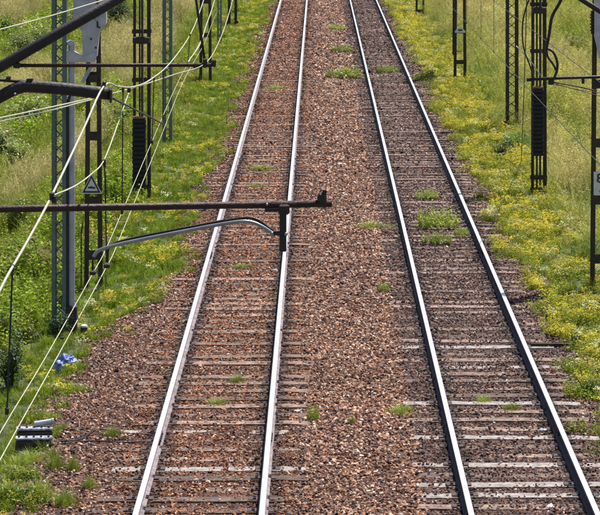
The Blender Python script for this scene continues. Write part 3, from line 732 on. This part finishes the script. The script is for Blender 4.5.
zq = HT(p,57)-p.z; zp = HT(p,33)-p.z; zo = HT(p,-45)-p.z; ztp = HT(p,62)-p.z
bm = NB(); prism(bm, [(-.11,ztp),(.44,ztp),(.44,ztp+.17),(.22,ztp+.1),(.05,ztp+.2),(-.11,ztp+.2)], -.07, .07); obj('bracket', bm, M['pale_panel'], t)
hd = NB(); prism(hd, [(.21,ztp+.1),(.46,ztp+.1),(.50,zp),(.62,zp+.18),(.62,zo),(.05,zo),(.05,zp+.28),(.21,zp)], -.05, .12); h = obj('signal_head', hd, M['pale_panel'], t)
bm = NB(); tube(bm, [(.33,-.075,zp+.35),(.33,-.05,zp+.35)], .10, 16); obj('lamp_housing', bm, M['pale_panel'], h)
for dx, dz in ((.16,.2),(.5,.1),(.16,.75),(.52,.6),(.33,.75),(.36,-.1),(.44,-.25)):
    bm = NB(); tube(bm, [(dx,-.066,zp+dz),(dx,-.05,zp+dz)], .018, 8); obj('bolt', bm, M['black_paint'], h)
bm = NB(); box(bm, (.47,-.06,zp+.35), (.025,.02,.5)); obj('hinge_rod', bm, M['black_paint'], h)
p = GG(84, 337); t = empty('post_stub', p, 'short black post with white top beside the signal post base', 'bollard')
bm = NB(); tube(bm, [(0,0,-.1),(0,0,.17)], .062, 14); obj('body', bm, M['black_paint'], t)
bm = NB(); tube(bm, [(0,0,.17),(0,0,.20),(0,0,.215)], [.066,.06,.03], 14); obj('cap', bm, M['white_paint'], t)

# ------------------------------------------------------------ black box with cables and blue bag
p = GB(34, 451)-Vector((0,0,.05)); s = SC(p)
t = empty('track_box', p, 'black trackside box with pale bars across its lid beside the left track', 'trackside box', rz=R(4))
bm = NB(); box(bm, (0,-.06,.10), (.50,.24,.24), rot=Matrix.Rotation(R(2.5),3,'Y'), bev=.03); box(bm, (.01,.12,.13), (.48,.12,.36), rot=Matrix.Rotation(R(-2),3,'Y'), bev=.02); box(bm, (-.12,-.2,.0), (.2,.12,.2), rot=Matrix.Rotation(R(12),3,'Z'), bev=.03); box(bm, (.17,-.2,-.02), (.16,.14,.2), rot=Matrix.Rotation(R(-18),3,'Z'), bev=.03); obj('body', bm, M['black_paint'], t)
for y_, z_ in ((-.08,.245), (.12,.335)):
    bm = NB(); box(bm, (0,y_,z_), (.50,.16,.03), bev=.008); o_ = obj('lid_bar', bm, M['lid_grey'], t)
    for q in range(5):
        bm = NB(); tube(bm, [(-.2+q*.1,y_-.03,z_+.012),(-.2+q*.1,y_-.03,z_+.036)], .016, 6); obj('bolt', bm, M['plate'], o_)
bm = NB(); tube(bm, [(.0,.16,.385),(.26,.20,.415)], .038, 12); tube(bm, [(.235,.195,.412),(.265,.20,.416)], .044, 12); obj('pipe', bm, M['grey_steel'], t)
bm = NB(); tube(bm, spline([(-.06,-.19,.05),(.05,-.21,.10),(.16,-.22,.14),(.2,-.18,.17)],4), .012, 6); obj('cable_loop', bm, M['grey_steel'], t)
for i, (pts, lb) in enumerate((([(54,428),(75,431),(95,427),(120,427),(147,427)], 'upper black cable from the trackside box to the left rail'),
             ([(54,443),(80,441),(97,432),(125,434),(150,436)], 'middle wavy black cable from the trackside box to the left rail'),
             ([(54,445),(90,443),(120,444),(146,443)], 'lower black cable from the trackside box to the left rail'))):
    bm = NB(); tube(bm, spline([GB(a,b)+Vector((0,0,.022+random.uniform(-.02,.012))) for a,b in pts], 6), .012, 6)
    tag(obj('cable', bm, M['dark_tube']), lb, 'cable', 'cables from the trackside box')
p = GB(66, 371); t = empty('plastic_bag', p, 'crumpled blue and white plastic bag lying on the stones', 'plastic bag')
bm = NB(); bmesh.ops.create_icosphere(bm, subdivisions=4, radius=1)
from mathutils import noise as mn
for v in bm.verts:
    d = v.co.normalized(); f = 1+.35*mn.noise(d*2.3)+.22*abs(mn.noise(d*5.1))+.10*mn.noise(d*11)
    v.co = Vector((d.x*.17*f, d.y*.16*f, max(-.03, d.z*.15*f+.10)))
o_ = obj('bag', bm, M['bag_blue'], t)
bm = NB()
for q in range(3): leaf(bm, Vector((.02*q,.02,.22)), .12, .07, rndn(.4), 1.5*q+.5)
obj('knot', bm, M['white_paint'], t)
# black strip at the right track, a dark band built as a flat bar
a = GB(534, 347); b = GG(562, 346)
bm = NB(); bar(bm, (a.x-.05, a.y, -.15), (b.x+.12, a.y+.03, -.16), .06, .06, Vector((0,0,1))); 
tag(obj('black_strip', bm, M['wire_dark']), 'flat black strip running from the right rail into the weeds', 'cable cover')
for px, py, sc_, lb in ((275,272,.06,'pale lump against the inner left track rail under the bracket'),(298,413,.05,'pale stone in the foreground between the tracks'),(340,165,.06,'pale stone between the tracks at mid distance'),(543,432,.045,'pale stone in the right track foreground'),(552,508,.055,'large pale stone at the bottom of the right track'),(283,15,.06,'pale stone between the left rails near the top')):
    bm = NB()
    for _ in range(14):
        v = Vector((random.gauss(0,1), random.gauss(0,1), random.gauss(0,1))).normalized(); bm.verts.new((v.x*sc_*1.3, v.y*sc_, v.z*sc_*.6))
    bmesh.ops.convex_hull(bm, input=bm.verts); o_ = obj('pale_stone', bm, M['pale_panel']); o_.location = GB(px,py)+Vector((0,0,.03)); tag(o_, lb, 'stone')

# ------------------------------------------------------------ cantilevers (real distances: near 6.7 m, far 12.9 m, right 14.7 m)
Z1, Z2, Z3 = 6.7, 12.9, 14.7
def tubeobj(name, pts, r, m, par, seg=10):
    bm = NB(); tube(bm, pts, r, seg); return obj(name, bm, m, par, smooth=True, world=True)
t = empty('overhead_cantilever', P(0, 209, Z1), 'nearest cantilever with rusty brown boom, curved grey steady arm and thick dark beam', 'cantilever', 'overhead line cantilevers')
tubeobj('boom', [P(-620,213,Z1), P(0,209,Z1), P(332,203.5,Z1)], .0175, M['rust_tube'], t)
bm = NB(); c = P(322,198,Z1); box(bm, c, (.045,.05,.055), bev=.012); box(bm, c+Vector((.012,0,.03)), (.02,.03,.02)); obj('end_clamp', bm, M['black_paint'], t, world=True)
bm = NB(); box(bm, P(284,209,Z1), (.055,.06,.05), bev=.008); box(bm, P(283,230,Z1), (.034,.022,.21), bev=.004)
box(bm, P(272,210,Z1), (.07,.02,.016)); box(bm, P(279,233,Z1), (.06,.03,.02), bev=.004); obj('drop_bracket', bm, M['black_paint'], t, world=True)
for xb in (272, 286):
    q = P(xb, 233.5, Z1); tubeobj('bolt', [q-Vector((0,.03,0)), q+Vector((0,.03,0))], .009, M['arm_alu'], t, 8)
q = P(267,204,Z1); tubeobj('bolt', [q-Vector((0,.03,0)), q+Vector((0,.03,0))], .006, M['arm_alu'], t, 8)
zc1, zc2 = Z1-.02, Z1+.05
tubeobj('arm_hook', [P(93.5,256,Z1), P(92.5,262,Z1), P(92.5,272,Z1)], .0045, M['black_paint'], t)
tubeobj('steady_arm', spline([P(275,235,Z1), P(262,226.5,Z1), P(250,222,Z1), P(232,222.5,Z1), P(180,232,Z1), P(125,243,Z1), P(104,248.5,Z1), P(97,252,Z1), P(93.5,257,Z1)], 6), .0088, M['arm_alu'], t)
tubeobj('steady_arm', spline([P(273,231,zc2), P(255,219,zc2), P(235,219,zc2), P(180,229,zc2), P(130,239,zc2), P(112,245,zc2), P(108,250,zc2), P(107,263,zc2)], 6), .0075, M['dark_tube'], t)
for cx, cy in ((93,272.5),(107,265.5)):
    bm = NB(); box(bm, P(cx,cy,Z1), (.03,.05,.022), bev=.005); obj('wire_clamp', bm, M['black_paint'], t, world=True)
tubeobj('main_beam', spline([P(-640,430,Z1), P(-60,128,Z1), P(0,96.5,Z1), P(20,87.5,Z1), P(32,86.5,Z1), P(60,88.5,Z1), P(111,94,Z1)], 4), .031, M['dark_tube'], t, 14)
tubeobj('tie_rod', [P(-620,40,Z1), P(-30,77.5,Z1), P(28,82,Z1)], .008, M['black_paint'], t)
bm = NB(); box(bm, P(8.5,79,Z1), (.022,.03,.03), bev=.004); box(bm, P(30,80.5,Z1), (.03,.03,.02)); box(bm, P(103.5,86,Z1), (.018,.04,.05), rot=Matrix.Rotation(R(15),3,'Y'), bev=.004); box(bm, P(111,95,Z1), (.012,.075,.075), bev=.01); obj('fittings', bm, M['black_paint'], t, world=True)
q = P(16,93,Z1); tubeobj('bolt', [q-Vector((0,.05,0)), q], .005, M['white_paint'], t, 8)

t = empty('overhead_cantilever', P(0, 66, Z2), 'second cantilever with steep dark strut and thin brown boom reaching the far black mast', 'cantilever', 'overhead line cantilevers')
tubeobj('strut', [P(-200,184,Z2), P(0,67,Z2), P(190,-43,Z2)], .052, M['dark_tube'], t, 14)
tubeobj('boom', [P(14,65.5,Z2), P(216,65,Z2)], .0175, M['rust_tube'], t)
bm = NB(); box(bm, P(17,65.5,Z2), (.07,.05,.05), bev=.01); box(bm, P(196,66,Z2), (.05,.04,.06), bev=.01); box(bm, P(205,63,Z2), (.04,.05,.09), bev=.01); box(bm, P(214,63,Z2), (.04,.05,.07), bev=.01); obj('fittings', bm, M['black_paint'], t, world=True)
tubeobj('messenger_support', [P(190,-43,Z2), P(205,63,Z2)], .012, M['black_paint'], t)
bm = NB(); box(bm, P(97,18.5,Z2), (.05,.02,.05), bev=.008); obj('strut_clip', bm, M['grey_steel'], t, world=True)

t = empty('overhead_cantilever', P(600, 77, Z3), 'right hand cantilever with thin black horizontal bar in front of the right weight mast', 'cantilever', 'overhead line cantilevers')
tubeobj('boom', [P(527.5,79.5,Z3), P(560,78,Z3), P(700,74,Z3)], .017, M['black_paint'], t)
bm = NB(); box(bm, P(529,79.5,Z3), (.05,.05,.04), bev=.006); box(bm, P(551,82,Z3), (.06,.04,.06), bev=.006); box(bm, P(583,80,Z3), (.03,.03,.08), bev=.004); obj('fittings', bm, M['black_paint'], t, world=True)
tubeobj('steady_arm', spline([P(551,82,Z3), P(575,86,Z3), P(597,91,Z3)], 4), .007, M['black_paint'], t)
tubeobj('strut', [P(578,-3,Z3), P(592,6,Z3), P(700,74,Z3)], .03, M['black_paint'], t)
def side_mast(x_, zc, label):                      # the masts these arms are bolted to
    p_ = Vector((x_, P(0,0,zc).y, -.42)); t_ = empty('cantilever_mast', p_, label, 'mast')
    for sx in (-1,1):
        bm = NB(); bar(bm, (sx*.16,0,-.2), (sx*.13,0,8.3), .07, .16); obj('leg', bm, M['black_paint'], t_)
    for i in range(7):
        bm = NB(); box(bm, (0,-.09,.3+1.2*i), (.34,.01,.14)); box(bm, (0,.09,.3+1.2*i), (.34,.01,.14)); obj('batten', bm, M['black_paint'], t_)
    foot(t_, .6)
side_mast(P(-620,213,Z1).x-.13, Z1, 'black mast outside the left edge carrying the nearest cantilever')
side_mast(P(-200,184,Z2).x-.1, Z2, 'black mast outside the left edge carrying the second cantilever')
side_mast(P(700,74,Z3).x+.13, Z3, 'black mast outside the right edge carrying the right hand cantilever')

# ------------------------------------------------------------ wires
def XW(lat, hgt, zc):                              # lateral, height above rail, camera distance
    y_ = (zc - (CAM.z-hgt)*math.sin(THETA))/math.cos(THETA); return Vector((lat, y_, hgt))
def wire(name, pts, r, m, label, cat='wire', group='overhead wires', n_=6):
    bm = NB(); tube(bm, spline(pts, n_), r, 6); o = obj(name, bm, m, smooth=True); tag(o, label, cat, group); return o
HC = 5.75
def CW(px, py, h=HC): return P(px, py, F*0 + (CAM.z-h)/(-ray(px,py).z))
ca = [CW(-60,545), CW(0,433), CW(44,360), CW(93,273), CW(110,240), CW(149,148.5), CW(179,80), CW(200,42), CW(213,10)]
ca += [Vector((-1.62,68,HC)), Vector((-1.73,95,HC)), Vector((-1.2,160,HC))]
cwa = wire('contact_wire', ca, .0046, M['wire'], 'left one of the two parallel contact wires clipped to the nearest steady arm', n_=4)
cb = [CW(-46,545), CW(6,449), CW(55.5,360), CW(107,266), CW(119,240), CW(156,149), CW(184,80), CW(205,42), CW(218,10)]
cb += [Vector((-1.55,68,HC)), Vector((-1.66,95,HC)), Vector((-1.13,160,HC))]
cwb = wire('contact_wire', cb, .0046, M['wire'], 'right one of the two parallel contact wires clipped to the nearest steady arm', n_=4)
mpts = [P(-60,410,4.1), P(0,290,4.8), P(13,266,4.97), P(28,240,5.15), P(52,195,5.6), P(83,130,6.25), P(104,86,6.7), P(118,86.5,7.5), P(133,87,8.3), P(150,80,9.35), P(171,62,11.4), P(191,33,14), P(203,2,16.4), P(216,-40,21)]
mw = wire('messenger_wire', mpts, .0052, M['wire'], 'thick pale messenger wire resting on the end of the dark beam and sagging away', n_=5)
def dropper(a, b, par=None, m='wire_dark', r=.0035, clips=True):
    bm = NB(); tube(bm, [a, b], r, 6)
    if clips:
        for q in (a, b): box(bm, q, (.014,.02,.026), bev=.003)
    return obj('dropper', bm, M[m], par or mw)
dropper(P(12.5,268,4.97), P(7,411,4.97)); dropper(P(104.5,164,6.9), P(106.5,250,7.0)); dropper(P(123,90,7.8), P(122,212,7.8))
dropper(P(154,78,9.7), P(152,142,9.7)); dropper(P(163,70,10.6), P(163,118,10.6)); dropper(P(190,35,13.6), P(188,62,13.6))
stw = wire('stitch_wire', [P(52,196,5.58), P(75,186,5.9), P(91.5,174,6.4), P(103.5,161,6.85), P(116,129,7.3), P(129,92,7.9)], .0036, M['wire'], 'thin yellowish stitch wire bending under the messenger near the warning triangle')
for q in (P(52,196,5.55), P(54,199,5.55), P(104,162,6.85), P(129,90,7.85)):
    bm = NB(); box(bm, (0,0,0), (.02,.025,.03), bev=.004); obj('clamp', bm, M['black_paint'], stw).location = q
wire('side_wire', [P(-80,135,6.6), P(0,118,7.2), P(52,107,7.8), P(92,98,8.4), P(133,88,9.7), P(176,74,11.6), P(203,65,12.9), P(216,48,14.4), P(227,20,16.9), P(238,-20,21)], .0044, M['wire'], 'pale wire passing under the dark beam and turning at the far boom end')
wire('side_wire', [P(-80,140,6.6), P(0,121.5,7.2), P(52,110,7.8), P(92,99.5,8.3)], .0042, M['wire'], 'lower pale wire of the close pair meeting behind the dark beam')
wire('side_wire', [P(-80,50,9), P(0,29.5,9.6), P(52,15.5,10.4), P(107,-1,11.4), P(170,-20,13)], .0052, M['wire'], 'pale wire crossing behind the steep strut in the top left corner')
wire('jumper_cable', [P(112,98,6.75), P(130,107,7.9), P(148,116,9.2), P(163,124,10.4)], .006, M['wire_dark'], 'short black jumper cable from the beam end to the contact wires')
wire('far_wire', [P(188,62,13), P(200,44,15.2), P(206,26,17), P(214,2,20), P(222,-30,26)], .006, M['wire'], 'far pale wire running up past the far black mast')
for px, py in ((158,127),(171,90),(82,290)):
    bm = NB(); box(bm, (0,0,0), (.035,.02,.02), bev=.004); obj('clip', bm, M['black_paint'], cwa).location = CW(px,py)
for px, py in ((163,132),(180,88),(100,278),(62,338)):
    bm = NB(); box(bm, (0,0,0), (.035,.02,.02), bev=.004); obj('clip', bm, M['black_paint'], cwb).location = CW(px,py)
# right hand side
ratio = [(640,164.4),(560,93),(538,73.5),(515,52),(502,40+5),(485,32),(467,12+5),(455,2),(445,-12)]
HR = 5.2
rw = wire('contact_wire', [Vector((2.38,y_,HR)) for y_ in (16,24,32,40,48,56,68,84,100)], .004, M['wire_dark'], 'dark contact wire above the right track passing in front of the right weight mast', n_=2)
def proj(v):
    d = v-CAM; z = d.dot(cf); return PX+F*d.dot(cr)/z, PY-F*d.dot(cu)/z, z
wire('contact_wire', [Vector((3.0,y_,5.42)) for y_ in (16,24,32,40,52,68,88)], .0042, M['wire_dark'], 'thin dark wire sloping down to the right edge near the numbered mast', n_=2)
for y_ in (38, 41, 45, 49, 53):
    a = Vector((2.38,y_,HR)); dropper(a, a+Vector((0.0,0,1.1)), rw, r=.0035)
wire('feeder_wire', [P(556,84,15), P(575,89,15), P(600,93,15), P(640,100,15)], .004, M['wire_dark'], 'upper thin dark wire under the black bar at the right edge')
wire('feeder_wire', [P(545,82,15.2), P(570,88,15.2), P(600,96,15.2), P(640,106,15.2)], .004, M['wire_dark'], 'lower thin dark wire under the black bar at the right edge')
wire('loose_cable', [P(566,-12,Z3), P(560,2,Z3), P(552,17,Z3), P(549,35,Z3), P(546,50,Z3)], .017, M['black_paint'], 'thick loose black cable hanging right of the right weight mast', 'cable')
wire('loose_cable', [P(546,48,Z3), P(553,52,Z3), P(557,61,Z3), P(557,70,Z3), P(554,78,Z3)], .014, M['black_paint'], 'outer loop of black cable hanging above the black bar', 'cable')
wire('loose_cable', [P(546,48,Z3), P(548,57,Z3), P(553,64,Z3), P(556,70,Z3)], .012, M['black_paint'], 'inner loop of black cable hanging above the black bar', 'cable')
wire('slack_wire', [P(532,-8,Z3), P(526,8,Z3), P(522.5,25,Z3), P(523.5,47,Z3), P(530,66,Z3), P(534,79,Z3)], .008, M['black_paint'], 'slack dark wire curving left of the right weight mast', 'wire')
wire('stay_wire', [GG(521,165), P(524,90,30), P(527,-10,26)], .01, M['wire_dark'], 'thin dark stay wire rising left of the right weight mast')
wire('diagonal_wire', [P(516,46,Z3), P(528,58,Z3), P(541,76,Z3)], .006, M['grey_steel'], 'short pale diagonal wire crossing the legs of the right weight mast')
for y0 in (0,): pass
print('proj rail checks', [tuple(round(c,1) for c in proj(Vector((x_,y_,0)))) for x_, y_ in ((-2.18,17),(3.33,17),(-2.18,60),(3.33,60))])
